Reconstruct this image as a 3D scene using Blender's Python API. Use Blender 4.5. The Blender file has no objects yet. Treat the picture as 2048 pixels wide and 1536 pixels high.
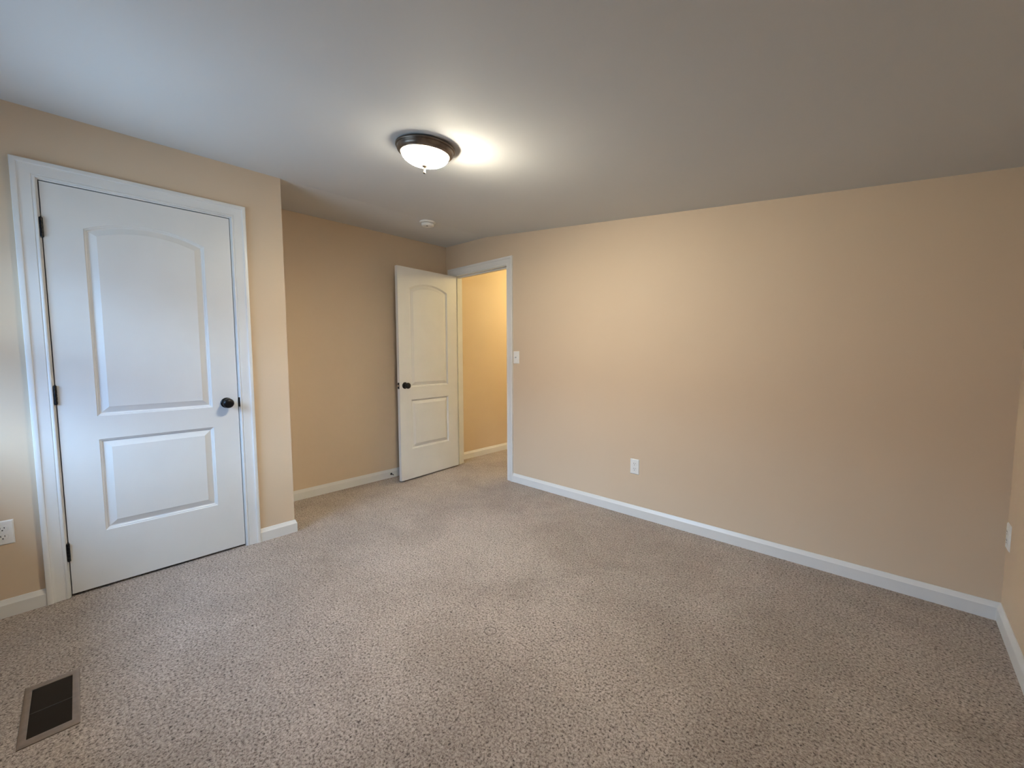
import bpy, bmesh, math, random
from mathutils import Vector, Matrix
PI = math.pi
S = bpy.context.scene
COL = S.collection

# ------------------------------------------------------------------ camera
cam_d = bpy.data.cameras.new('camera')
cam = bpy.data.objects.new('camera', cam_d)
COL.objects.link(cam)
cam_d.sensor_width = 36.0
cam_d.lens = 816.96 / 2048 * 36.0
cam_d.clip_start = 0.02
yaw, pit, rol = math.radians(43.1984), math.radians(-4.0942), math.radians(-0.1887)
fw = Vector((-math.sin(yaw) * math.cos(pit), math.cos(yaw) * math.cos(pit), math.sin(pit)))
rt = Vector((math.cos(yaw), math.sin(yaw), 0))
up = rt.cross(fw)
rt2 = rt * math.cos(rol) + up * math.sin(rol)
up2 = -rt * math.sin(rol) + up * math.cos(rol)
R = Matrix((rt2, up2, -fw)).transposed().to_4x4()
cam.matrix_world = Matrix.Translation((2.9865, 0.2338, 1.2173)) @ R
S.camera = cam

# ------------------------------------------------------------------ world, exposure
S.view_settings.view_transform = 'Standard'
S.view_settings.look = 'None'
S.view_settings.gamma = 1.0
S.view_settings.use_curve_mapping = False
S.view_settings.exposure = 0.21

W = bpy.data.worlds.new('world'); S.world = W; W.use_nodes = True
wn = W.node_tree; wn.nodes.clear()
o_ = wn.nodes.new('ShaderNodeOutputWorld'); b_ = wn.nodes.new('ShaderNodeBackground')
tc = wn.nodes.new('ShaderNodeTexCoord'); sx = wn.nodes.new('ShaderNodeSeparateXYZ')
cr = wn.nodes.new('ShaderNodeValToRGB'); mr = wn.nodes.new('ShaderNodeMapRange')
mr.inputs['From Min'].default_value = -1; mr.inputs['From Max'].default_value = 1
wn.links.new(tc.outputs['Generated'], sx.inputs[0]); wn.links.new(sx.outputs['Z'], mr.inputs['Value'])
wn.links.new(mr.outputs[0], cr.inputs[0]); wn.links.new(cr.outputs[0], b_.inputs[0]); wn.links.new(b_.outputs[0], o_.inputs[0])
e = cr.color_ramp.elements
GROUND, TREES, SKY = (0.105, 0.148, 0.195), (0.010, 0.050, 0.150), (0.36, 0.565, 0.87)
e[0].position = 0.0; e[0].color = (*GROUND, 1)
e[1].position = 1.0; e[1].color = (*SKY, 1)
for p_, c_ in ((0.495, GROUND), (0.505, TREES), (0.60, TREES), (0.64, SKY)):
    x_ = e.new(p_); x_.color = (*c_, 1)
b_.inputs[1].default_value = 30.0

LAMP_B, HOT1, HOT2 = 96.0, 840.0, 0.0     # emission strengths of the glass bowl
HALL_W = 42.0       # watts of the hall lamp

# daylight portal in the window opening (guides sampling only)
WIN = [('near', 0.15, 1.35, 0.92, 1.95, 'white double-hung window by the closet wall, behind the viewer')]
YN = -0.40         # near wall, inside face
for w_ in WIN:
    pl = bpy.data.lights.new('window_daylight_portal', 'AREA'); pl.shape = 'RECTANGLE'
    pl.size = w_[2] - w_[1]; pl.size_y = w_[4] - w_[3]; pl.cycles.is_portal = True
    po = bpy.data.objects.new('window_daylight_portal', pl); COL.objects.link(po); zc_ = (w_[3] + w_[4]) / 2
    if w_[0] == 'near': po.location = ((w_[1] + w_[2]) / 2, YN - 0.10, zc_); po.rotation_euler = (PI / 2, 0, 0)
    else: po.location = (3.3868 + 0.10, (w_[1] + w_[2]) / 2, zc_); po.rotation_euler = (PI / 2, 0, PI / 2)

# ------------------------------------------------------------------ dimensions
H0, SL = 2.3693, 0.1063            # ceiling height at x = 0, slope towards +x
XB, YC, XD = -0.6406, 3.0543, 3.3868
EA = 1.2094                         # end of the closet wall
HB, BT = 0.084, 0.013               # baseboard
HALL_Y1 = 5.4; HALL_X1 = 1.3; WT = 0.115
JL, JR = -0.517, 0.273              # hall doorway, inside faces of the jambs
DH = 2.052                          # underside of head jambs
def ceil_z(x): return H0 - (SL if x > 0 else 0.0204) * x

# ------------------------------------------------------------------ helpers
def tag(o, label=None, cat=None, group=None, kind=None):
    if label: o['label'] = label
    if cat: o['category'] = cat
    if group: o['group'] = group
    if kind: o['kind'] = kind
    return o
def obj(name, bm, mat, parent=None, smooth=False, recalc=True):
    if recalc: bmesh.ops.recalc_face_normals(bm, faces=bm.faces)
    me = bpy.data.meshes.new(name); bm.to_mesh(me); bm.free()
    for m in (mat if isinstance(mat, (list, tuple)) else [mat]): me.materials.append(m)
    if smooth:
        for p in me.polygons: p.use_smooth = True
        me.set_sharp_from_angle(angle=math.radians(smooth if smooth > 1 else 35))
    o = bpy.data.objects.new(name, me); COL.objects.link(o)
    if parent: o.parent = parent
    return o
def thing(name, label, cat, loc=(0, 0, 0), rot=(0, 0, 0), group=None, kind=None):
    o = bpy.data.objects.new(name, None); COL.objects.link(o)
    o.empty_display_size = 0.1; o.location = loc; o.rotation_euler = rot
    return tag(o, label, cat, group, kind)
def box(bm, x0, x1, y0, y1, z0, z1, bevel=0, seg=2, M=None):
    r = bmesh.ops.create_cube(bm, size=1)
    vs = r['verts']
    for v in vs:
        v.co = Vector(((x0 + x1) / 2 + v.co.x * (x1 - x0), (y0 + y1) / 2 + v.co.y * (y1 - y0), (z0 + z1) / 2 + v.co.z * (z1 - z0)))
    es = list({e for v in vs for e in v.link_edges})
    if bevel:
        r = bmesh.ops.bevel(bm, geom=es, offset=bevel, segments=seg, affect='EDGES', profile=0.5)
        vs = list({v for f in r['faces'] for v in f.verts} | {v for v in vs if v.is_valid})
    if M: bmesh.ops.transform(bm, matrix=M, verts=[v for v in vs if v.is_valid])
    return vs
def lathe(bm, prof, n=64, M=None, mat=0):
    rings = []
    vs_all = []
    for (r, z) in prof:
        if r < 1e-6:
            v = bm.verts.new((0, 0, z)); rings.append([v]); vs_all.append(v)
        else:
            ring = [bm.verts.new((r * math.cos(2 * PI * i / n), r * math.sin(2 * PI * i / n), z)) for i in range(n)]
            rings.append(ring); vs_all += ring
    for a, b in zip(rings, rings[1:]):
        for i in range(n):
            j = (i + 1) % n
            if len(a) == 1 and len(b) == 1: continue
            if len(a) == 1: f = bm.faces.new((a[0], b[i], b[j]))
            elif len(b) == 1: f = bm.faces.new((a[i], b[0], a[j]))
            else: f = bm.faces.new((a[i], b[i], b[j], a[j]))
            f.material_index = mat
    if M: bmesh.ops.transform(bm, matrix=M, verts=vs_all)
    return vs_all
def cyl(bm, p0, p1, r, n=24, r2=None, bev=0.0):
    p0, p1 = Vector(p0), Vector(p1); d = p1 - p0; L = d.length
    r2 = r if r2 is None else r2
    M = Matrix.Translation(p0) @ d.to_track_quat('Z', 'Y').to_matrix().to_4x4()
    pf = [(0, 0), (r - bev, 0), (r, bev), (r2, L - bev), (r2 - bev, L), (0, L)] if bev else [(0, 0), (r, 0), (r2, L), (0, L)]
    lathe(bm, pf, n, M)
def prism(bm, poly, ax, a0, a1):
    """extrude 2D polygon (u,v) along axis ax from a0 to a1; u,v are the two other axes in order"""
    def P(u, v, a):
        return {'x': (a, u, v), 'y': (u, a, v), 'z': (u, v, a)}[ax]
    A = [bm.verts.new(P(u, v, a0)) for u, v in poly]; B = [bm.verts.new(P(u, v, a1)) for u, v in poly]
    bm.faces.new(A); bm.faces.new(B[::-1])
    n = len(poly)
    for i in range(n): bm.faces.new((A[i], A[(i + 1) % n], B[(i + 1) % n], B[i]))
def sweep(bm, prof, path):
    """prof: closed polygon [(a,b)], path: list of (origin, dirA, dirB) frames (mitred)"""
    rings = [[bm.verts.new(Vector(o) + Vector(da) * a + Vector(db) * b) for a, b in prof] for o, da, db in path]
    n = len(prof)
    for A, B in zip(rings, rings[1:]):
        for i in range(n): bm.faces.new((A[i], A[(i + 1) % n], B[(i + 1) % n], B[i]))
    bm.faces.new(rings[0]); bm.faces.new(rings[-1][::-1])

# ------------------------------------------------------------------ materials
def mat(name, col, rough=0.5, metal=0.0, spec=0.5):
    m = bpy.data.materials.new(name); m.use_nodes = True
    p = m.node_tree.nodes['Principled BSDF']
    p.inputs['Base Color'].default_value = (*col, 1); p.inputs['Roughness'].default_value = rough
    p.inputs['Metallic'].default_value = metal; p.inputs['Specular IOR Level'].default_value = spec
    return m
def add_noise_bump(m, scale, strength, dist=0.002, detail=3, stretch=None):
    nt = m.node_tree; p = nt.nodes['Principled BSDF']
    tc = nt.nodes.new('ShaderNodeTexCoord'); n = nt.nodes.new('ShaderNodeTexNoise'); b = nt.nodes.new('ShaderNodeBump')
    n.inputs['Scale'].default_value = scale; n.inputs['Detail'].default_value = detail
    b.inputs['Strength'].default_value = strength; b.inputs['Distance'].default_value = dist
    src = tc.outputs['Object']
    if stretch:
        mp = nt.nodes.new('ShaderNodeMapping'); mp.inputs['Scale'].default_value = stretch
        nt.links.new(src, mp.inputs[0]); src = mp.outputs[0]
    nt.links.new(src, n.inputs['Vector'])
    nt.links.new(n.outputs['Fac'], b.inputs['Height']); nt.links.new(b.outputs[0], p.inputs['Normal'])
    return n
def vary(m, scale, c1, c2, lo=0.35, hi=0.65, detail=2):
    nt = m.node_tree; p = nt.nodes['Principled BSDF']
    tc = nt.nodes.new('ShaderNodeTexCoord'); n = nt.nodes.new('ShaderNodeTexNoise'); r = nt.nodes.new('ShaderNodeValToRGB')
    n.inputs['Scale'].default_value = scale; n.inputs['Detail'].default_value = detail
    r.color_ramp.elements[0].position = lo; r.color_ramp.elements[0].color = (*c1, 1)
    r.color_ramp.elements[1].position = hi; r.color_ramp.elements[1].color = (*c2, 1)
    nt.links.new(tc.outputs['Object'], n.inputs['Vector']); nt.links.new(n.outputs['Fac'], r.inputs[0]); nt.links.new(r.outputs[0], p.inputs['Base Color'])

M_wall = mat('beige_wall_paint', (0.63, 0.505, 0.375), 0.62, spec=0.35)
vary(M_wall, 1.3, (0.622, 0.498, 0.369), (0.638, 0.512, 0.381)); add_noise_bump(M_wall, 260, 0.10, 0.0006)
M_ceil = mat('white_ceiling_paint', (0.69, 0.70, 0.715), 0.75, spec=0.25)
vary(M_ceil, 0.9, (0.680, 0.690, 0.705), (0.700, 0.710, 0.725)); add_noise_bump(M_ceil, 220, 0.10, 0.0006)
M_trim = mat('white_semigloss_trim', (0.71, 0.71, 0.705), 0.33, spec=0.45)
vary(M_trim, 6, (0.70, 0.70, 0.695), (0.72, 0.72, 0.715)); add_noise_bump(M_trim, 60, 0.05, 0.0008)
M_door = mat('white_moulded_door_skin', (0.69, 0.69, 0.685), 0.40, spec=0.4)
vary(M_door, 5, (0.68, 0.68, 0.675), (0.70, 0.70, 0.695)); add_noise_bump(M_door, 35, 0.10, 0.0012, 5, (9, 9, 1.2))
M_black = mat('oil_rubbed_black_metal', (0.012, 0.011, 0.011), 0.32, 0.6)
add_noise_bump(M_black, 90, 0.05, 0.0005)
M_bronze = mat('brushed_bronze_metal', (0.17, 0.125, 0.095), 0.36, 0.85)
vary(M_bronze, 30, (0.12, 0.098, 0.082), (0.18, 0.148, 0.125))
M_finial = mat('aged_bronze_finial', (0.020, 0.014, 0.009), 0.6, 0.0, 0.2)
M_chrome = mat('chrome_bolt', (0.75, 0.72, 0.70), 0.18, 1.0)
M_plastic = mat('white_plastic_plate', (0.80, 0.80, 0.79), 0.30)
vary(M_plastic, 40, (0.79, 0.79, 0.78), (0.81, 0.81, 0.80))
M_smoke = mat('off_white_detector_plastic', (0.84, 0.82, 0.78), 0.40)
vary(M_smoke, 25, (0.83, 0.81, 0.77), (0.86, 0.84, 0.80))
M_slot = mat('dark_socket_slot', (0.02, 0.02, 0.02), 0.6)
M_rubber = mat('white_rubber_tip', (0.72, 0.70, 0.66), 0.6)
M_vent = mat('brown_painted_register_steel', (0.19, 0.145, 0.115), 0.38, 0.15)
vary(M_vent, 50, (0.175, 0.133, 0.105), (0.205, 0.157, 0.125))
M_louver = mat('dark_brown_louver_steel', (0.022, 0.017, 0.014), 0.6, 0.0, 0.3)
M_duct = mat('dark_duct_interior', (0.012, 0.010, 0.009), 0.8)
M_grey = mat('grey_detector_vent', (0.10, 0.085, 0.07), 0.6)

# glowing frosted glass bowl
M_glass = bpy.data.materials.new('frosted_lit_glass'); M_glass.use_nodes = True
g = M_glass.node_tree; p = g.nodes['Principled BSDF']
p.inputs['Base Color'].default_value = (0.9, 0.86, 0.8, 1); p.inputs['Roughness'].default_value = 0.25
p.inputs['Emission Color'].default_value = (1.0, 0.90, 0.70, 1); p.inputs['Emission Strength'].default_value = LAMP_B
# the bulbs sit off-centre, so the bowl glows brighter on two sides
gtc = g.nodes.new('ShaderNodeTexCoord'); nz = g.nodes.new('ShaderNodeVectorMath'); nz.operation = 'MULTIPLY'; nz.inputs[1].default_value = (1, 1, 0)
nm = g.nodes.new('ShaderNodeVectorMath'); nm.operation = 'NORMALIZE'
g.links.new(gtc.outputs['Object'], nz.inputs[0]); g.links.new(nz.outputs[0], nm.inputs[0])
acc = None
for ang, amp, wid in ((48, HOT1, 0.45), (-25, HOT2, 0.80)):
    dt = g.nodes.new('ShaderNodeVectorMath'); dt.operation = 'DOT_PRODUCT'; a_ = math.radians(ang); dt.inputs[1].default_value = (math.cos(a_), math.sin(a_), 0)
    g.links.new(nm.outputs[0], dt.inputs[0])
    mr2 = g.nodes.new('ShaderNodeMapRange'); mr2.interpolation_type = 'SMOOTHSTEP'; mr2.inputs['From Min'].default_value = wid; mr2.inputs['From Max'].default_value = 1.0
    mr2.inputs['To Min'].default_value = 0; mr2.inputs['To Max'].default_value = amp; g.links.new(dt.outputs['Value'], mr2.inputs['Value'])
    ad = g.nodes.new('ShaderNodeMath'); ad.operation = 'ADD'
    if acc is None: ad.inputs[1].default_value = 0.0
    else: g.links.new(acc, ad.inputs[1])
    g.links.new(mr2.outputs[0], ad.inputs[0]); acc = ad.outputs[0]
gs = g.nodes.new('ShaderNodeSeparateXYZ'); g.links.new(gtc.outputs['Object'], gs.inputs[0])
fz = g.nodes.new('ShaderNodeMapRange'); fz.interpolation_type = 'SMOOTHSTEP'
for nm_, v_ in (('From Min', -0.040), ('From Max', -0.078), ('To Min', 0.10), ('To Max', 1.0)): fz.inputs[nm_].default_value = v_
g.links.new(gs.outputs['Z'], fz.inputs['Value'])
def gm(op, a, b):
    m_ = g.nodes.new('ShaderNodeMath'); m_.operation = op
    for i_, v_ in enumerate((a, b)):
        if isinstance(v_, (int, float)): m_.inputs[i_].default_value = v_
        else: g.links.new(v_, m_.inputs[i_])
    return m_.outputs[0]
hotz = g.nodes.new('ShaderNodeMapRange'); hotz.interpolation_type = 'SMOOTHSTEP'
for nm_, v_ in (('From Min', -0.043), ('From Max', -0.076), ('To Min', 0.0), ('To Max', 1.0)): hotz.inputs[nm_].default_value = v_
g.links.new(gs.outputs['Z'], hotz.inputs['Value'])
tot = gm('ADD', gm('MULTIPLY', fz.outputs[0], LAMP_B), gm('MULTIPLY', gm('MULTIPLY', acc, hotz.outputs[0]), 1.0))
g.links.new(tot, p.inputs['Emission Strength'])

# window pane: thin clear glass
M_pane = bpy.data.materials.new('thin_window_glass'); M_pane.use_nodes = True
g = M_pane.node_tree; g.nodes.clear()
o1 = g.nodes.new('ShaderNodeOutputMaterial'); mx = g.nodes.new('ShaderNodeMixShader'); tr = g.nodes.new('ShaderNodeBsdfTransparent')
gl = g.nodes.new('ShaderNodeBsdfGlossy'); fr = g.nodes.new('ShaderNodeFresnel'); gl.inputs['Roughness'].default_value = 0.02
tr.inputs[0].default_value = (0.93, 0.96, 0.95, 1); fr.inputs[0].default_value = 1.45
g.links.new(fr.outputs[0], mx.inputs[0]); g.links.new(tr.outputs[0], mx.inputs[1]); g.links.new(gl.outputs[0], mx.inputs[2]); g.links.new(mx.outputs[0], o1.inputs[0])

# carpet
M_carpet = bpy.data.materials.new('beige_cut_pile_carpet'); M_carpet.use_nodes = True
def build_carpet():
    nt = M_carpet.node_tree; N = nt.nodes; L = nt.links; P = N['Principled BSDF']
    P.inputs['Roughness'].default_value = 0.95; P.inputs['Specular IOR Level'].default_value = 0.1
    P.inputs['Sheen Weight'].default_value = 0.15; P.inputs['Sheen Roughness'].default_value = 0.6
    tc = N.new('ShaderNodeTexCoord'); src = tc.outputs['Object']
    def noise(sc, det=2, rough=0.5, dist=0.0):
        n = N.new('ShaderNodeTexNoise'); n.inputs['Scale'].default_value = sc; n.inputs['Detail'].default_value = det
        n.inputs['Roughness'].default_value = rough; n.inputs['Distortion'].default_value = dist
        L.new(src, n.inputs['Vector']); return n.outputs['Fac']
    def math_(op, a, b=None):
        m = N.new('ShaderNodeMath'); m.operation = op
        for i, v in enumerate((a, b)):
            if v is None: continue
            if isinstance(v, (int, float)): m.inputs[i].default_value = v
            else: L.new(v, m.inputs[i])
        return m.outputs[0]
    def ramp(f, stops):
        r = N.new('ShaderNodeValToRGB'); L.new(f, r.inputs[0])
        el = r.color_ramp.elements
        el[0].position, el[0].color = stops[0][0], (*stops[0][1], 1)
        el[1].position, el[1].color = stops[-1][0], (*stops[-1][1], 1)
        for p_, c_ in stops[1:-1]:
            x_ = el.new(p_); x_.color = (*c_, 1)
        return r.outputs[0]
    def mix(mode, f, a, b):
        m = N.new('ShaderNodeMix'); m.data_type = 'RGBA'; m.blend_type = mode
        if isinstance(f, (int, float)): m.inputs[0].default_value = f
        else: L.new(f, m.inputs[0])
        for i, v in ((6, a), (7, b)):
            if isinstance(v, tuple): m.inputs[i].default_value = (*v, 1)
            else: L.new(v, m.inputs[i])
        return m.outputs[2]
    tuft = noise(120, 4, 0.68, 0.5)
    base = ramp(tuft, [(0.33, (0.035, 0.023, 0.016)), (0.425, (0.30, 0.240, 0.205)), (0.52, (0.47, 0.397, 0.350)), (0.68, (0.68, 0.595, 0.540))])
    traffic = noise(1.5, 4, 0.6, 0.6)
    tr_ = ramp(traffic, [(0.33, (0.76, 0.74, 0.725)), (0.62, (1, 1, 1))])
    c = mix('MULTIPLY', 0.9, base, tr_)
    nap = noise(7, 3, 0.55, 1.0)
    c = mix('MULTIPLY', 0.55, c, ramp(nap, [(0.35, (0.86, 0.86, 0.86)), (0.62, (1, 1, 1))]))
    # round dent left in the pile
    sp = N.new('ShaderNodeSeparateXYZ'); L.new(src, sp.inputs[0])
    dx = math_('SUBTRACT', sp.outputs[0], 1.735); dy = math_('SUBTRACT', sp.outputs[1], 1.422)
    r_ = math_('SQRT', math_('ADD', math_('MULTIPLY', dx, dx), math_('MULTIPLY', dy, dy)))
    ring = math_('SUBTRACT', 1.0, math_('MULTIPLY', math_('ABSOLUTE', math_('SUBTRACT', r_, 0.026)), 260.0))
    ring = math_('MAXIMUM', ring, 0.0)
    c = mix('MULTIPLY', math_('MULTIPLY', ring, 0.9), c, (0.25, 0.22, 0.20))
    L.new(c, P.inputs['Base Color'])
    bp_ = N.new('ShaderNodeBump'); bp_.inputs['Strength'].default_value = 1.0; bp_.inputs['Distance'].default_value = 0.008
    h = math_('ADD', tuft, math_('MULTIPLY', noise(38, 3, 0.6, 1.2), 0.9)); h = math_('SUBTRACT', h, math_('MULTIPLY', ring, 0.4))
    L.new(h, bp_.inputs['Height']); L.new(bp_.outputs[0], P.inputs['Normal'])
build_carpet()

# ------------------------------------------------------------------ room shell
def shell(name, boxes, m, label, cat, extra=None):
    bm = bmesh.new()
    for b in boxes: box(bm, *b)
    if extra: extra(bm)
    o = obj(name, bm, m); tag(o, label, cat, kind='structure'); return o

# floor: room, closet and hall share one carpet; a hole for the register duct
VX0, VX1, VY0, VY1 = 0.745, 1.045, 0.052, 0.166
bm = bmesh.new()
X0, X1, Y0, Y1 = XB - 0.12, XD + 0.12, YN - 0.14, HALL_Y1 + 0.1
for b in ((X0, VX0, Y0, Y1), (VX1, X1, Y0, Y1), (VX0, VX1, Y0, VY0), (VX0, VX1, VY1, Y1)):
    box(bm, b[0], b[1], b[2], b[3], -0.06, 0.0)
tag(obj('floor', bm, M_carpet), 'beige cut pile carpet covering the whole room floor and hall', 'floor', kind='structure')

# ceiling: slopes down towards the right wall
bm = bmesh.new()
def ceil_slab(bm, x0, x1, y0, y1):
    z0, z1 = ceil_z(x0), ceil_z(x1)
    prism(bm, [(x0, z0), (x1, z1), (x1, z1 + 0.1), (x0, z0 + 0.1)], 'y', y0, y1)
ceil_slab(bm, XB - 0.115, 0.0, YN - 0.12, YC + 0.0); ceil_slab(bm, 0.0, XD + 0.115, YN - 0.12, YC + 0.0)
tag(obj('ceiling', bm, M_ceil), 'smooth white ceiling sloping down towards the right wall', 'ceiling', kind='structure')
ZT = 2.50
CY0, CY1, CTOP = 0.1542, 0.9165, 2.0485      # closet door opening (inside jamb faces)
JT = 0.019
shell('wall_left', [(-WT, 0, YN, CY0 - JT, 0, ZT), (-WT, 0, CY1 + JT, EA, 0, ZT), (-WT, 0, CY0 - JT, CY1 + JT, CTOP + JT, ZT),
                    (XB, -WT, EA - WT, EA, 0, ZT)], M_wall, 'beige painted closet wall holding the closed door, ending in an outside corner', 'wall')
shell('wall_recess', [(XB - 0.115, XB, YN - 0.12, HALL_Y1, 0, ZT)], M_wall, 'beige wall of the recess behind the open door', 'wall')
shell('wall_far', [(XB, JL - JT, YC, YC + WT, 0, ZT), (JR + JT, XD + 0.115, YC, YC + WT, 0, ZT), (JL - JT, JR + JT, YC, YC + WT, DH + JT, ZT)],
      M_wall, 'long beige wall with the hall doorway, light switch and a low outlet', 'wall')
def pierced(side, lo, hi, d0, d1):
    """wall boxes along one axis with the window openings left out"""
    out = []; cur = lo
    def B(a, b, z0, z1): out.append((a, b, d0, d1, z0, z1) if side == 'near' else (d0, d1, a, b, z0, z1))
    for w_ in sorted([w for w in WIN if w[0] == side], key=lambda w: w[1]):
        B(cur, w_[1], 0, ZT); B(w_[1], w_[2], 0, w_[3]); B(w_[1], w_[2], w_[4], ZT); cur = w_[2]
    B(cur, hi, 0, ZT); return out
shell('wall_right', pierced('right', YN - 0.12, YC, XD, XD + 0.115), M_wall, 'beige side wall at the right edge', 'wall')
shell('wall_near', pierced('near', XB, XD, YN - 0.12, YN), M_wall, 'beige wall with the windows, behind the viewer', 'wall')
M_hall = M_wall
shell('wall_hall', [(XB, HALL_X1 + 0.1, HALL_Y1, HALL_Y1 + 0.1, 0, ZT), (HALL_X1, HALL_X1 + 0.1, YC + WT, HALL_Y1, 0, ZT)],
      M_hall, 'beige walls closing off the hall beyond the doorway', 'wall')
bm = bmesh.new(); box(bm, XB - 0.1, HALL_X1 + 0.1, YC, HALL_Y1 + 0.1, 2.40, 2.48)
tag(obj('ceiling_hall', bm, M_ceil), 'white ceiling of the hall beyond the doorway', 'ceiling', kind='structure')

# ------------------------------------------------------------------ baseboards
BP = [(0, 0), (BT, 0), (BT, 0.060), (BT - 0.002, 0.0635), (0.006, 0.0785), (0.004, HB), (0, HB)]
def base_run(name, pts, side, label):
    """pts: plan polyline along the wall; side=+1 room on the left of travel"""
    bm = bmesh.new(); P = [Vector((x, y, 0)) for x, y in pts]; path = []
    for i, p_ in enumerate(P):
        d0 = (P[i] - P[i - 1]).normalized() if i > 0 else None
        d1 = (P[i + 1] - P[i]).normalized() if i < len(P) - 1 else None
        nrm = lambda d: Vector((-d.y, d.x, 0)) * side
        if d0 is None: n = nrm(d1)
        elif d1 is None: n = nrm(d0)
        else:
            a, b = nrm(d0), nrm(d1); n = (a + b); n = n / (n.dot(a))
        path.append((p_, n, Vector((0, 0, 1))))
    sweep(bm, BP, path)
    o = obj(name, bm, M_trim, smooth=20); tag(o, label, 'baseboard', kind='structure'); return o
CW = 0.076
c0, c1 = CY0 - 0.006 - CW, CY1 + 0.006 + CW
base_run('baseboard_left', [(0, c0), (0, YN)], 1, 'white baseboard below the outlet at the left edge')
base_run('baseboard_closet', [(XB, EA), (0, EA), (0, c1)], 1, 'short white baseboard wrapping the outside corner of the closet wall')
base_run('baseboard_recess', [(XB, YC), (XB, EA + BT)], 1, 'white baseboard in the recess running behind the open door')
base_run('baseboard_far', [(XD, YC), (JR + 0.006 + CW, YC)], 1, 'long white baseboard under the far wall')
base_run('baseboard_right', [(XD, YN), (XD, YC - BT)], 1, 'white baseboard along the right wall')
base_run('baseboard_near', [(0, YN), (XD - BT, YN)], 1, 'white baseboard under the window')
base_run('baseboard_hall', [(XB, HALL_Y1), (XB, YC + WT)], 1, 'white baseboard along the hall wall seen through the doorway')

# ------------------------------------------------------------------ door casings and jambs
CP = [(0, 0), (0, 0.0085), (0.003, 0.0105), (0.008, 0.0105), (0.0105, 0.0085), (0.0125, 0.0080), (0.0145, 0.0100), (0.042, 0.0115),
      (0.050, 0.0125), (0.0545, 0.0140), (0.0565, 0.0170), (0.060, 0.0185), (0.071, 0.0185), (0.0745, 0.0175), (CW, 0.0145), (CW, 0)]
def casing(bm, T, a0, a1, ztop):
    """T maps (along, out, z) to world; legs + head mitred"""
    fr = []
    V = lambda a, o, z: T @ Vector((a, o, z))
    D = lambda a, o, z: (T.to_3x3() @ Vector((a, o, z)))
    out = D(0, 1, 0)
    fr.append((V(a0, 0, 0.001), D(-1, 0, 0), out)); fr.append((V(a0, 0, ztop), D(-1, 0, 1), out))
    fr.append((V(a1, 0, ztop), D(1, 0, 1), out)); fr.append((V(a1, 0, 0.001), D(1, 0, 0), out))
    sweep(bm, CP, fr)
# closet: along=+y, out=+x
TA = Matrix(((0, 1, 0, 0), (1, 0, 0, 0), (0, 0, 1, 0), (0, 0, 0, 1)))
bm = bmesh.new(); casing(bm, TA, CY0 - 0.006, CY1 + 0.006, CTOP + 0.006)
t1 = obj('trim_1', bm, M_trim, smooth=25); tag(t1, 'white moulded casing framing the closed closet door', 'door casing', kind='structure')
bm = bmesh.new()
for b in ((-WT, 0, CY0 - JT, CY0, 0, CTOP), (-WT, 0, CY1, CY1 + JT, 0, CTOP), (-WT, 0, CY0 - JT, CY1 + JT, CTOP, CTOP + JT)): box(bm, *b)
for b in ((-0.075, -0.040, CY0, CY0 + 0.011, 0, CTOP), (-0.075, -0.040, CY1 - 0.011, CY1, 0, CTOP), (-0.075, -0.040, CY0 + 0.011, CY1 - 0.011, CTOP - 0.011, CTOP)): box(bm, *b)
obj('jamb', bm, M_trim, t1)
# hall doorway: along=+x, out=-y at y=YC
TC = Matrix(((1, 0, 0, 0), (0, -1, 0, YC), (0, 0, 1, 0), (0, 0, 0, 1)))
bm = bmesh.new(); casing(bm, TC, JL - 0.006, JR + 0.006, DH + 0.006)
t2 = obj('trim_2', bm, M_trim, smooth=25); tag(t2, 'white moulded casing around the open doorway to the hall', 'door casing', kind='structure')
bm = bmesh.new()
for b in ((JL - JT, JL, YC, YC + WT, 0, DH), (JR, JR + JT, YC, YC + WT, 0, DH), (JL - JT, JR + JT, YC, YC + WT, DH, DH + JT)): box(bm, *b)
for b in ((JL, JL + 0.011, YC + 0.040, YC + 0.075, 0, DH), (JR - 0.011, JR, YC + 0.040, YC + 0.075, 0, DH), (JL + 0.011, JR - 0.011, YC + 0.040, YC + 0.075, DH - 0.011, DH)): box(bm, *b)
obj('jamb', bm, M_trim, t2)
bm = bmesh.new(); box(bm, JR - 0.0015, JR + 0.001, YC + 0.004, YC + 0.036, 0.90, 0.957, 0.0006)
obj('strike_plate', bm, M_bronze, t2)

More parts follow.
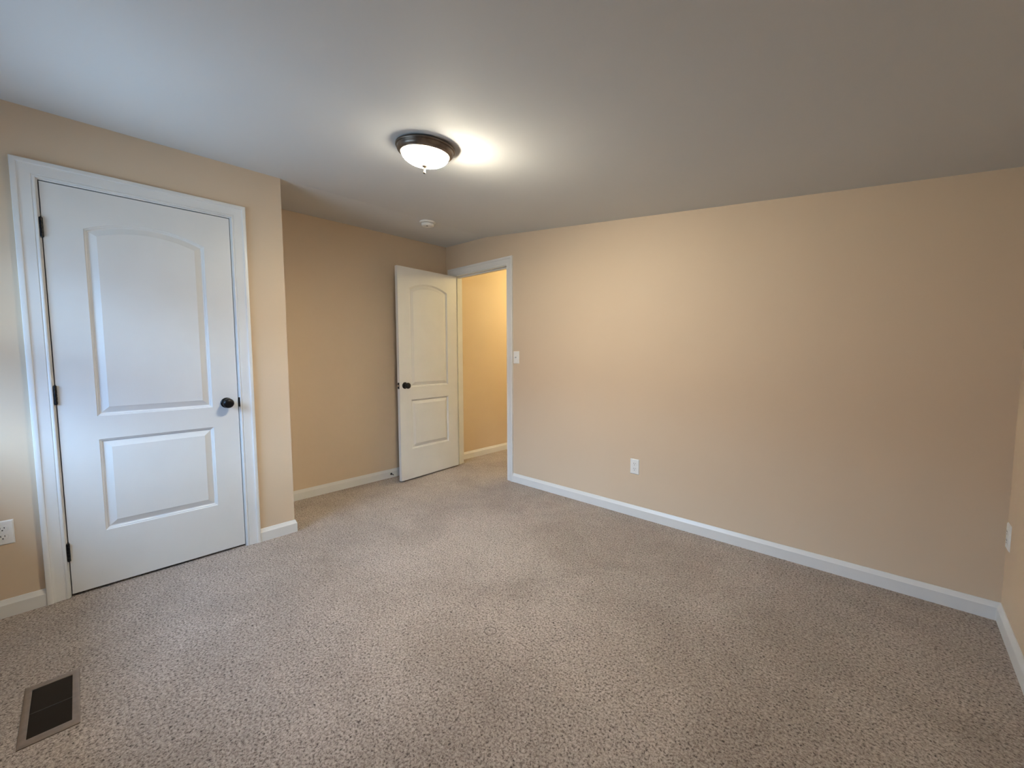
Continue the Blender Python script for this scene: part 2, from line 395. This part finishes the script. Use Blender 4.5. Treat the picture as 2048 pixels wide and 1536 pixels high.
# ------------------------------------------------------------------ moulded two panel arch door leaf
def panel_loop(a0, a1, z0, zs, rise, d):
    """closed outline, counter-clockwise seen from -Y, inset by d. rise=0: rectangle"""
    pts = [(a0 + d, z0 + d), (a1 - d, z0 + d)]
    if rise == 0:
        return pts + [(a1 - d, zs - d), (a0 + d, zs - d)]
    hw = (a1 - a0) / 2; R_ = (hw * hw + rise * rise) / (2 * rise); cx = (a0 + a1) / 2; cz = zs + rise - R_
    r = R_ - d; w = hw - d; th = math.asin(w / r); n = 24
    return pts + [(cx + r * math.sin(th - 2 * th * i / n), cz + r * math.cos(th - 2 * th * i / n)) for i in range(n + 1)]
INS = [(0, 0), (0.0030, 0.0036), (0.0085, 0.0056), (0.0115, 0.0105), (0.0160, 0.0122), (0.043, 0.0030), (0.0455, 0.0018)]
def door_face(bm, w, h, y, sgn, panels):
    """face at y, outward normal sgn*Y; recess goes inwards"""
    q = lambda pts: [bm.verts.new((a, y, z)) for a, z in pts]
    a0, a1 = panels[0][0], panels[0][1]
    bm.faces.new(q([(0, 0), (a0, 0), (a0, h), (0, h)])); bm.faces.new(q([(a1, 0), (w, 0), (w, h), (a1, h)]))
    bm.faces.new(q([(a0, 0), (a1, 0), (a1, panels[0][2]), (a0, panels[0][2])]))
    bm.faces.new(q([(a0, panels[0][3]), (a1, panels[0][3]), (a1, panels[1][2]), (a0, panels[1][2])]))
    up_ = panel_loop(*panels[1], 0)[2:]
    for (p0, p1) in zip(up_, up_[1:]):
        bm.faces.new(q([p0, (p0[0], h), (p1[0], h), p1]))
    for pn in panels:
        prev = None
        for d, dep in INS:
            ring = [bm.verts.new((a, y - sgn * dep, z)) for a, z in panel_loop(*pn, d)]
            if prev:
                n = len(ring)
                for i in range(n): bm.faces.new((prev[i], prev[(i + 1) % n], ring[(i + 1) % n], ring[i]))
            prev = ring
        bm.faces.new(prev)
def door_leaf(w, h, t=0.035):
    bm = bmesh.new()
    st = 0.135
    panels = [(st, w - st + 0.004, 0.290, 0.773, 0), (st, w - st + 0.004, 0.894, 1.838, 0.058)]
    n0 = 0
    door_face(bm, w, h, 0, -1, panels)
    for f in bm.faces:
        f.normal_update()
        if f.normal.y > 0: f.normal_flip()
    nf = len(bm.faces)
    bm2 = bmesh.new(); door_face(bm2, w, h, t, 1, panels)
    for f in bm2.faces:
        f.normal_update()
        if f.normal.y < 0: f.normal_flip()
    me = bpy.data.meshes.new('tmp'); bm2.to_mesh(me); bm2.free(); bm.from_mesh(me); bpy.data.meshes.remove(me)
    for q in (((0, 0), (0, h)), ((w, h), (w, 0))):
        x = q[0][0]; vs = [bm.verts.new(c) for c in ((x, 0, 0), (x, 0, h), (x, t, h), (x, t, 0))]
        f = bm.faces.new(vs); f.normal_update()
        if (f.normal.x > 0) != (x > 0): f.normal_flip()
    for z in (0, h):
        f = bm.faces.new([bm.verts.new(c) for c in ((0, 0, z), (w, 0, z), (w, t, z), (0, t, z))]); f.normal_update()
        if (f.normal.z > 0) != (z > 0): f.normal_flip()
    bmesh.ops.remove_doubles(bm, verts=bm.verts, dist=1e-5)
    return bm
def knob(parent, x, z, y, sgn):
    """round knob standing out of face y in direction sgn*Y"""
    T = Matrix.Translation((x, y, z)) @ Matrix.Rotation(-sgn * PI / 2, 4, 'X')
    bm = bmesh.new()
    lathe(bm, [(0.012, 0.006), (0.0105, 0.012), (0.0105, 0.026), (0.015, 0.030), (0.0230, 0.034), (0.0280, 0.041), (0.0290, 0.048), (0.0272, 0.055),
               (0.0215, 0.0605), (0.013, 0.0632), (0.0, 0.064)], 48, T)
    k = obj('door_knob', bm, M_black, parent, smooth=50); k['label'] = 'black round knob'
    bm = bmesh.new()
    lathe(bm, [(0, 0), (0.0315, 0), (0.0318, 0.002), (0.030, 0.005), (0.024, 0.0075), (0.016, 0.009), (0.0, 0.009)], 48, T)
    obj('rosette', bm, M_black, k, smooth=50)
def hinge(parent, x, y, z, h=0.090, r=0.0065, leafdir=None):
    bm = bmesh.new()
    n = 5; hh = h / n
    for i in range(n):
        cyl(bm, (x, y, z - h / 2 + i * hh + 0.0003), (x, y, z - h / 2 + (i + 1) * hh - 0.0003), r, 20, bev=0.0005)
    cyl(bm, (x, y, z + h / 2), (x, y, z + h / 2 + 0.0035), r * 0.8, 20, r * 0.5)
    cyl(bm, (x, y, z - h / 2 - 0.0035), (x, y, z - h / 2), r * 0.5, 20, r * 0.8)
    if leafdir:
        for (u0, u1, v0, v1) in leafdir: box(bm, x + u0, x + u1, y + v0, y + v1, z - h / 2, z + h / 2)
    o = obj('hinge', bm, M_black, parent, smooth=40); o['label'] = 'black butt hinge'
    return o

# closet door: local X -> +y, front(-Y) -> +x
LW, LH = 0.755, 2.030
d1 = thing('door_1', 'closed white two-panel arch-top closet door with black knob', 'door', (-0.0025, 0.158, 0.014), (0, 0, PI / 2), kind='structure')
obj('door_leaf', door_leaf(LW, LH), M_door, d1, recalc=False)
knob(d1, LW - 0.060, 0.915, 0, -1)
for z in (1.815, 1.014, 0.2205):
    hinge(d1, -0.0025, -0.0070, z, leafdir=[(-0.0014, -0.0002, 0.001, 0.030)])
bm = bmesh.new()
box(bm, LW + 0.0005, LW + 0.0105, -0.0065, -0.0008, 0.886, 0.944, 0.0012)
sp_ = obj('strike_plate', bm, M_black, d1); sp_['label'] = 'black strike plate lip'
bm = bmesh.new(); box(bm, LW - 0.001, LW + 0.0006, 0.006, 0.029, 0.886, 0.944); obj('latch_plate', bm, M_black, d1)

# open hall door; its visible (back, +Y) face runs from (-.463,3.045) to (-.40,2.307)
v0, v1 = Vector((-0.463, 3.045)), Vector((-0.400, 2.300)); dv = (v1 - v0); th = math.atan2(dv.y, dv.x); t_ = 0.035
org = v0 - t_ * Vector((-math.sin(th), math.cos(th)))
LW2 = dv.length
d2 = thing('door_2', 'white two-panel arch-top door standing open against the recess wall', 'door', (org.x, org.y, 0.014), (0, 0, th), kind='structure')
obj('door_leaf', door_leaf(LW2, LH), M_door, d2, recalc=False)
knob(d2, LW2 - 0.060, 0.915, t_, 1); knob(d2, LW2 - 0.060, 0.915, 0, -1)
for z in (1.815, 1.014, 0.2205):
    hinge(d2, -0.003, -0.006, z)
bm = bmesh.new(); box(bm, LW2 - 0.0005, LW2 + 0.0012, 0.005, 0.030, 0.886, 0.944, 0.0005)
lp = obj('latch_plate', bm, M_black, d2)
bm = bmesh.new()
prism(bm, [(LW2 + 0.001, 0.010), (LW2 + 0.012, 0.010), (LW2 + 0.008, 0.024), (LW2 + 0.001, 0.025)], 'z', 0.907, 0.924)
b1 = obj('latch_bolt', bm, M_chrome, lp); b1['label'] = 'shiny chrome latch bolt'

# ------------------------------------------------------------------ outlets, switch (local: X along, -Y out of wall, Z up)
def bevel_plate(bm, w, h, t=0.0055, b=0.0045):
    pts = lambda s, y: [(-w / 2 + s, y, -h / 2 + s), (w / 2 - s, y, -h / 2 + s), (w / 2 - s, y, h / 2 - s), (-w / 2 + s, y, h / 2 - s)]
    rings = [[bm.verts.new(c) for c in pts(s, y)] for s, y in ((0, 0), (0, -0.0015), (0.0012, -0.0030), (b, -t))]
    for A, B in zip(rings, rings[1:]):
        for i in range(4): bm.faces.new((A[i], A[(i + 1) % 4], B[(i + 1) % 4], B[i]))
    bm.faces.new(rings[-1])
def outlet(loc, rz, label, group):
    t = thing('wall_outlet', label, 'outlet', loc, (0, 0, rz), group)
    bm = bmesh.new(); bevel_plate(bm, 0.070, 0.114); pl_ = obj('cover_plate', bm, M_plastic, t)
    bm = bmesh.new(); cyl(bm, (0, -0.0052, 0), (0, -0.0066, 0), 0.0032, 16); obj('screw', bm, M_plastic, pl_)
    for s in (1, -1):
        zc = 0.0195 * s
        bm = bmesh.new(); n = 40; r = 0.0168
        rim = []
        for i in range(n):
            a = 2 * PI * i / n
            rim.append((max(-0.0168, min(0.0168, r * math.cos(a) * 1.04)), zc + max(-0.0135, min(0.0135, r * math.sin(a)))))
        A = [bm.verts.new((x, -0.005, z)) for x, z in rim]; B = [bm.verts.new((x * .97, -0.0072, zc + (z - zc) * .97)) for x, z in rim]
        for i in range(n): bm.faces.new((A[i], A[(i + 1) % n], B[(i + 1) % n], B[i]))
        bm.faces.new(B); so = obj('socket', bm, M_plastic, t)
        bm = bmesh.new()
        for x, hh in ((-0.0062, 0.0085), (0.0062, 0.0068)): box(bm, x - 0.0012, x + 0.0012, -0.0076, -0.0070, zc + 0.0048 - hh / 2, zc + 0.0048 + hh / 2)
        cyl(bm, (0, -0.0070, zc - 0.0066), (0, -0.0076, zc - 0.0066), 0.0026, 16)
        sl = obj('slots', bm, M_slot, so); sl['label'] = 'dark prong slots'
    return t
GO = 'duplex outlets low on the walls'
outlet((1.597, YC, 0.380), 0, 'white duplex outlet low on the long far wall', GO)
outlet((0, -0.043, 0.400), PI / 2, 'white duplex outlet beside the closet door casing at the left edge', GO)
outlet((XD, 3.006, 0.408), -PI / 2, 'white duplex outlet on the right wall beside the corner', GO)
t = thing('light_switch', 'white toggle light switch plate beside the hall doorway', 'light switch', (0.397, YC, 1.192), (0, 0, 0))
bm = bmesh.new(); bevel_plate(bm, 0.070, 0.114); pl_ = obj('cover_plate', bm, M_plastic, t)
for s in (1, -1):
    bm = bmesh.new(); cyl(bm, (0, -0.0052, 0.030 * s), (0, -0.0064, 0.030 * s), 0.003, 16); obj('screw', bm, M_plastic, pl_)
bm = bmesh.new(); box(bm, -0.0055, 0.0055, -0.0064, -0.005, -0.012, 0.012, 0.0004)
box(bm, -0.0042, 0.0042, -0.018, 0, -0.005, 0.005, 0.001, M=Matrix.Translation((0, -0.004, 0)) @ Matrix.Rotation(math.radians(-28), 4, 'X'))
obj('toggle', bm, M_plastic, t)

# ------------------------------------------------------------------ ceiling light (local Z up, origin on the ceiling)
ctilt = math.atan(SL)
fx, fy = 1.262, 1.459
cl = thing('ceiling_light', 'lit round flush-mount ceiling light with bronze rim and frosted glass bowl', 'ceiling light', (fx, fy, ceil_z(fx)), (0, ctilt, 0))
bm = bmesh.new()
lathe(bm, [(0.0, -0.0005), (0.100, -0.0005), (0.104, -0.004), (0.1405, -0.005), (0.1430, -0.008), (0.1430, -0.0135), (0.1410, -0.0165), (0.1372, -0.0175), (0.1362, -0.0195),
           (0.1358, -0.027), (0.1325, -0.034), (0.1265, -0.0385), (0.1240, -0.0395), (0.1230, -0.0415), (0.1205, -0.0425), (0.1180, -0.0420), (0.1165, -0.0375), (0.115, -0.030), (0.0, -0.028)], 96)
obj('rim', bm, M_bronze, cl, smooth=40)
bm = bmesh.new()
R0, DEP = 0.1150, 0.054
prof = [(R0 * math.cos(a * PI / 2 / 20), -0.038 - DEP * math.sin(a * PI / 2 / 20) ** 1.0) for a in range(0, 21)]
prof[-1] = (0, -0.038 - DEP)
lathe(bm, [(0.1150, -0.032)] + prof, 96)
gb = obj('glass_bowl', bm, M_glass, cl, smooth=60); gb['label'] = 'glowing frosted glass bowl'
bm = bmesh.new(); zb = -0.038 - DEP
lathe(bm, [(0, zb + 0.001), (0.013, zb + 0.0005), (0.0135, zb - 0.0015), (0.011, zb - 0.004), (0.006, zb - 0.007), (0.0042, zb - 0.010), (0.0042, zb - 0.014), (0.0042, zb - 0.024), (0.0060, zb - 0.0275),
           (0.0066, zb - 0.031), (0.0050, zb - 0.0345), (0, zb - 0.0355)], 32)
obj('finial', bm, M_finial, cl, smooth=60)

# ------------------------------------------------------------------ smoke detector
sx_, sy_ = -0.035, 2.388
sm = thing('smoke_detector', 'small round white smoke detector on the ceiling near the open door', 'smoke detector', (sx_, sy_, ceil_z(sx_)), (0, 0.02, 0))
bm = bmesh.new(); lathe(bm, [(0, 0), (0.068, 0), (0.069, -0.003), (0.068, -0.008), (0.064, -0.012), (0.052, -0.0135), (0.0, -0.0135)], 64)
obj('mounting_base', bm, M_smoke, sm, smooth=40)
bm = bmesh.new(); lathe(bm, [(0, -0.013), (0.050, -0.0135), (0.050, -0.0165), (0, -0.0165)], 64); obj('vent_gap', bm, M_grey, sm)
bm = bmesh.new(); lathe(bm, [(0, -0.0165), (0.054, -0.0165), (0.0555, -0.019), (0.054, -0.030), (0.050, -0.036), (0.043, -0.0385), (0.030, -0.0385), (0.028, -0.0365), (0.0, -0.0365)], 64)
bd = obj('body', bm, M_smoke, sm, smooth=40)
bm = bmesh.new(); cyl(bm, (0.006, -0.010, -0.0362), (0.006, -0.010, -0.0375), 0.009, 24); obj('test_button', bm, M_grey, bd)

# ------------------------------------------------------------------ floor register
vt = thing('floor_register', 'brown metal floor heating register with dark louvers set in the carpet', 'floor vent', (0.892, 0.1095, 0.0))
OX, OY, IX, IY = 0.172, 0.069, 0.142, 0.050
bm = bmesh.new()
rings = []
for hx, hy, z in ((OX, OY, 0.0005), (OX, OY, 0.003), (OX - 0.005, OY - 0.005, 0.0060), (IX + 0.003, IY + 0.003, 0.0066), (IX, IY, 0.0055), (IX, IY, -0.004)):
    rings.append([bm.verts.new(c) for c in ((-hx, -hy, z), (hx, -hy, z), (hx, hy, z), (-hx, hy, z))])
for A, B in zip(rings, rings[1:]):
    for i in range(4): bm.faces.new((A[i], A[(i + 1) % 4], B[(i + 1) % 4], B[i]))
obj('frame', bm, M_vent, vt, smooth=30)
bm = bmesh.new(); n = 44
for i in range(n):
    x = -IX + (i + 0.5) * 2 * IX / n
    if abs(x - 0.004) < 0.004: continue
    box(bm, -0.0013, 0.0013, -IY, IY, -0.0035, 0.0035, M=Matrix.Translation((x, 0, 0.0005)) @ Matrix.Rotation(math.radians(-35), 4, 'Y'))
box(bm, 0.0015, 0.0065, -IY, IY, -0.003, 0.0030)
box(bm, -IX, IX, -0.0012, 0.0012, -0.006, -0.002)
lv = obj('louvers', bm, M_louver, vt); lv['label'] = 'dark slanted louver blades'
bm = bmesh.new()
for b in ((-IX - .004, -IX, -IY - .004, IY + .004), (IX, IX + .004, -IY - .004, IY + .004), (-IX, IX, -IY - .004, -IY), (-IX, IX, IY, IY + .004)): box(bm, *b, -0.2, -0.001)
box(bm, -IX, IX, -IY, IY, -0.2, -0.19)
obj('duct', bm, M_duct, vt)

# ------------------------------------------------------------------ door stop on the recess baseboard
ds = thing('door_stop', 'small black door stop on the baseboard by the open door edge', 'door stop', (XB + BT, 2.322, 0.037))
bm = bmesh.new(); cyl(bm, (0, 0, 0), (0.004, 0, 0), 0.011, 24, 0.009); obj('base', bm, M_black, ds, smooth=40)
bm = bmesh.new(); cyl(bm, (0.004, 0, 0), (0.058, 0, 0), 0.0042, 20)
obj('rod', bm, M_black, ds, smooth=40)
bm = bmesh.new(); cyl(bm, (0.058, 0, 0), (0.071, 0, 0), 0.0078, 24, bev=0.001); tp = obj('tip', bm, M_rubber, ds, smooth=40); tp['label'] = 'white rubber tip'

# ------------------------------------------------------------------ windows (sources of the daylight)
def window(n, side, a0_, a1_, z0_, z1_, lab):
    near = side == 'near'
    loc = ((a0_ + a1_) / 2, YN - 0.06, z0_) if near else (XD + 0.06, (a0_ + a1_) / 2, z0_)
    rz = 0 if near else PI / 2           # local -Y faces outdoors, +Y the room (near); turned for the right wall
    wd = thing('window_%d' % n, lab, 'window', loc, (0, 0, rz), kind='structure')
    hw, hh = (a1_ - a0_) / 2, z1_ - z0_
    bm = bmesh.new(); f = 0.035
    for b in ((-hw, -hw + f, 0, hh), (hw - f, hw, 0, hh), (-hw + f, hw - f, 0, f), (-hw + f, hw - f, hh - f, hh)): box(bm, b[0], b[1], -0.04, 0.04, b[2], b[3])
    obj('frame', bm, M_trim, wd)
    for nm, z0, z1, yy in (('lower_sash', f, hh / 2 + 0.02, 0.012), ('upper_sash', hh / 2 - 0.02, hh - f, -0.020)):
        bm = bmesh.new(); s = 0.035; a0, a1 = -hw + f, hw - f
        for b in ((a0, a0 + s, z0, z1), (a1 - s, a1, z0, z1), (a0 + s, a1 - s, z0, z0 + s), (a0 + s, a1 - s, z1 - s, z1)): box(bm, b[0], b[1], yy - 0.013, yy + 0.013, b[2], b[3])
        so = obj(nm, bm, M_trim, wd)
        bm = bmesh.new(); vs = [bm.verts.new(c) for c in ((a0 + s, yy, z0 + s), (a1 - s, yy, z0 + s), (a1 - s, yy, z1 - s), (a0 + s, yy, z1 - s))]; bm.faces.new(vs)
        obj('pane', bm, M_pane, so)
    bm = bmesh.new(); y0 = 0.06 if near else 0.06
    for b in ((-hw - 0.07, -hw, 0, hh + 0.07), (hw, hw + 0.07, 0, hh + 0.07), (-hw, hw, hh, hh + 0.07), (-hw - 0.07, hw + 0.07, -0.09, -0.02)): box(bm, b[0], b[1], y0, y0 + 0.016, b[2], b[3], 0.002)
    box(bm, -hw - 0.09, hw + 0.09, y0 - 0.02, y0 + 0.035, -0.02, 0, 0.003)
    obj('casing', bm, M_trim, wd)
for n_, w_ in enumerate(WIN): window(n_ + 1, *w_)
bm = bmesh.new(); box(bm, XB - 0.4, XD + 0.5, YN - 0.12 - 0.60, YN - 0.12, 2.22, 2.34)  # unseen overhang, added to keep steep sky light off the lower left wall
tag(obj('sky_blocker_eave', bm, M_trim), 'unseen white eave added above the windows to block high sky light', 'eave', kind='structure')

# ------------------------------------------------------------------ hall lamp light
hl = bpy.data.lights.new('hall_lamp_light', 'POINT'); hl.energy = HALL_W; hl.color = (1.0, 0.81, 0.38); hl.shadow_soft_size = 0.08
ho = bpy.data.objects.new('hall_lamp_light', hl); COL.objects.link(ho); ho.location = (0.35, 4.55, 2.22)
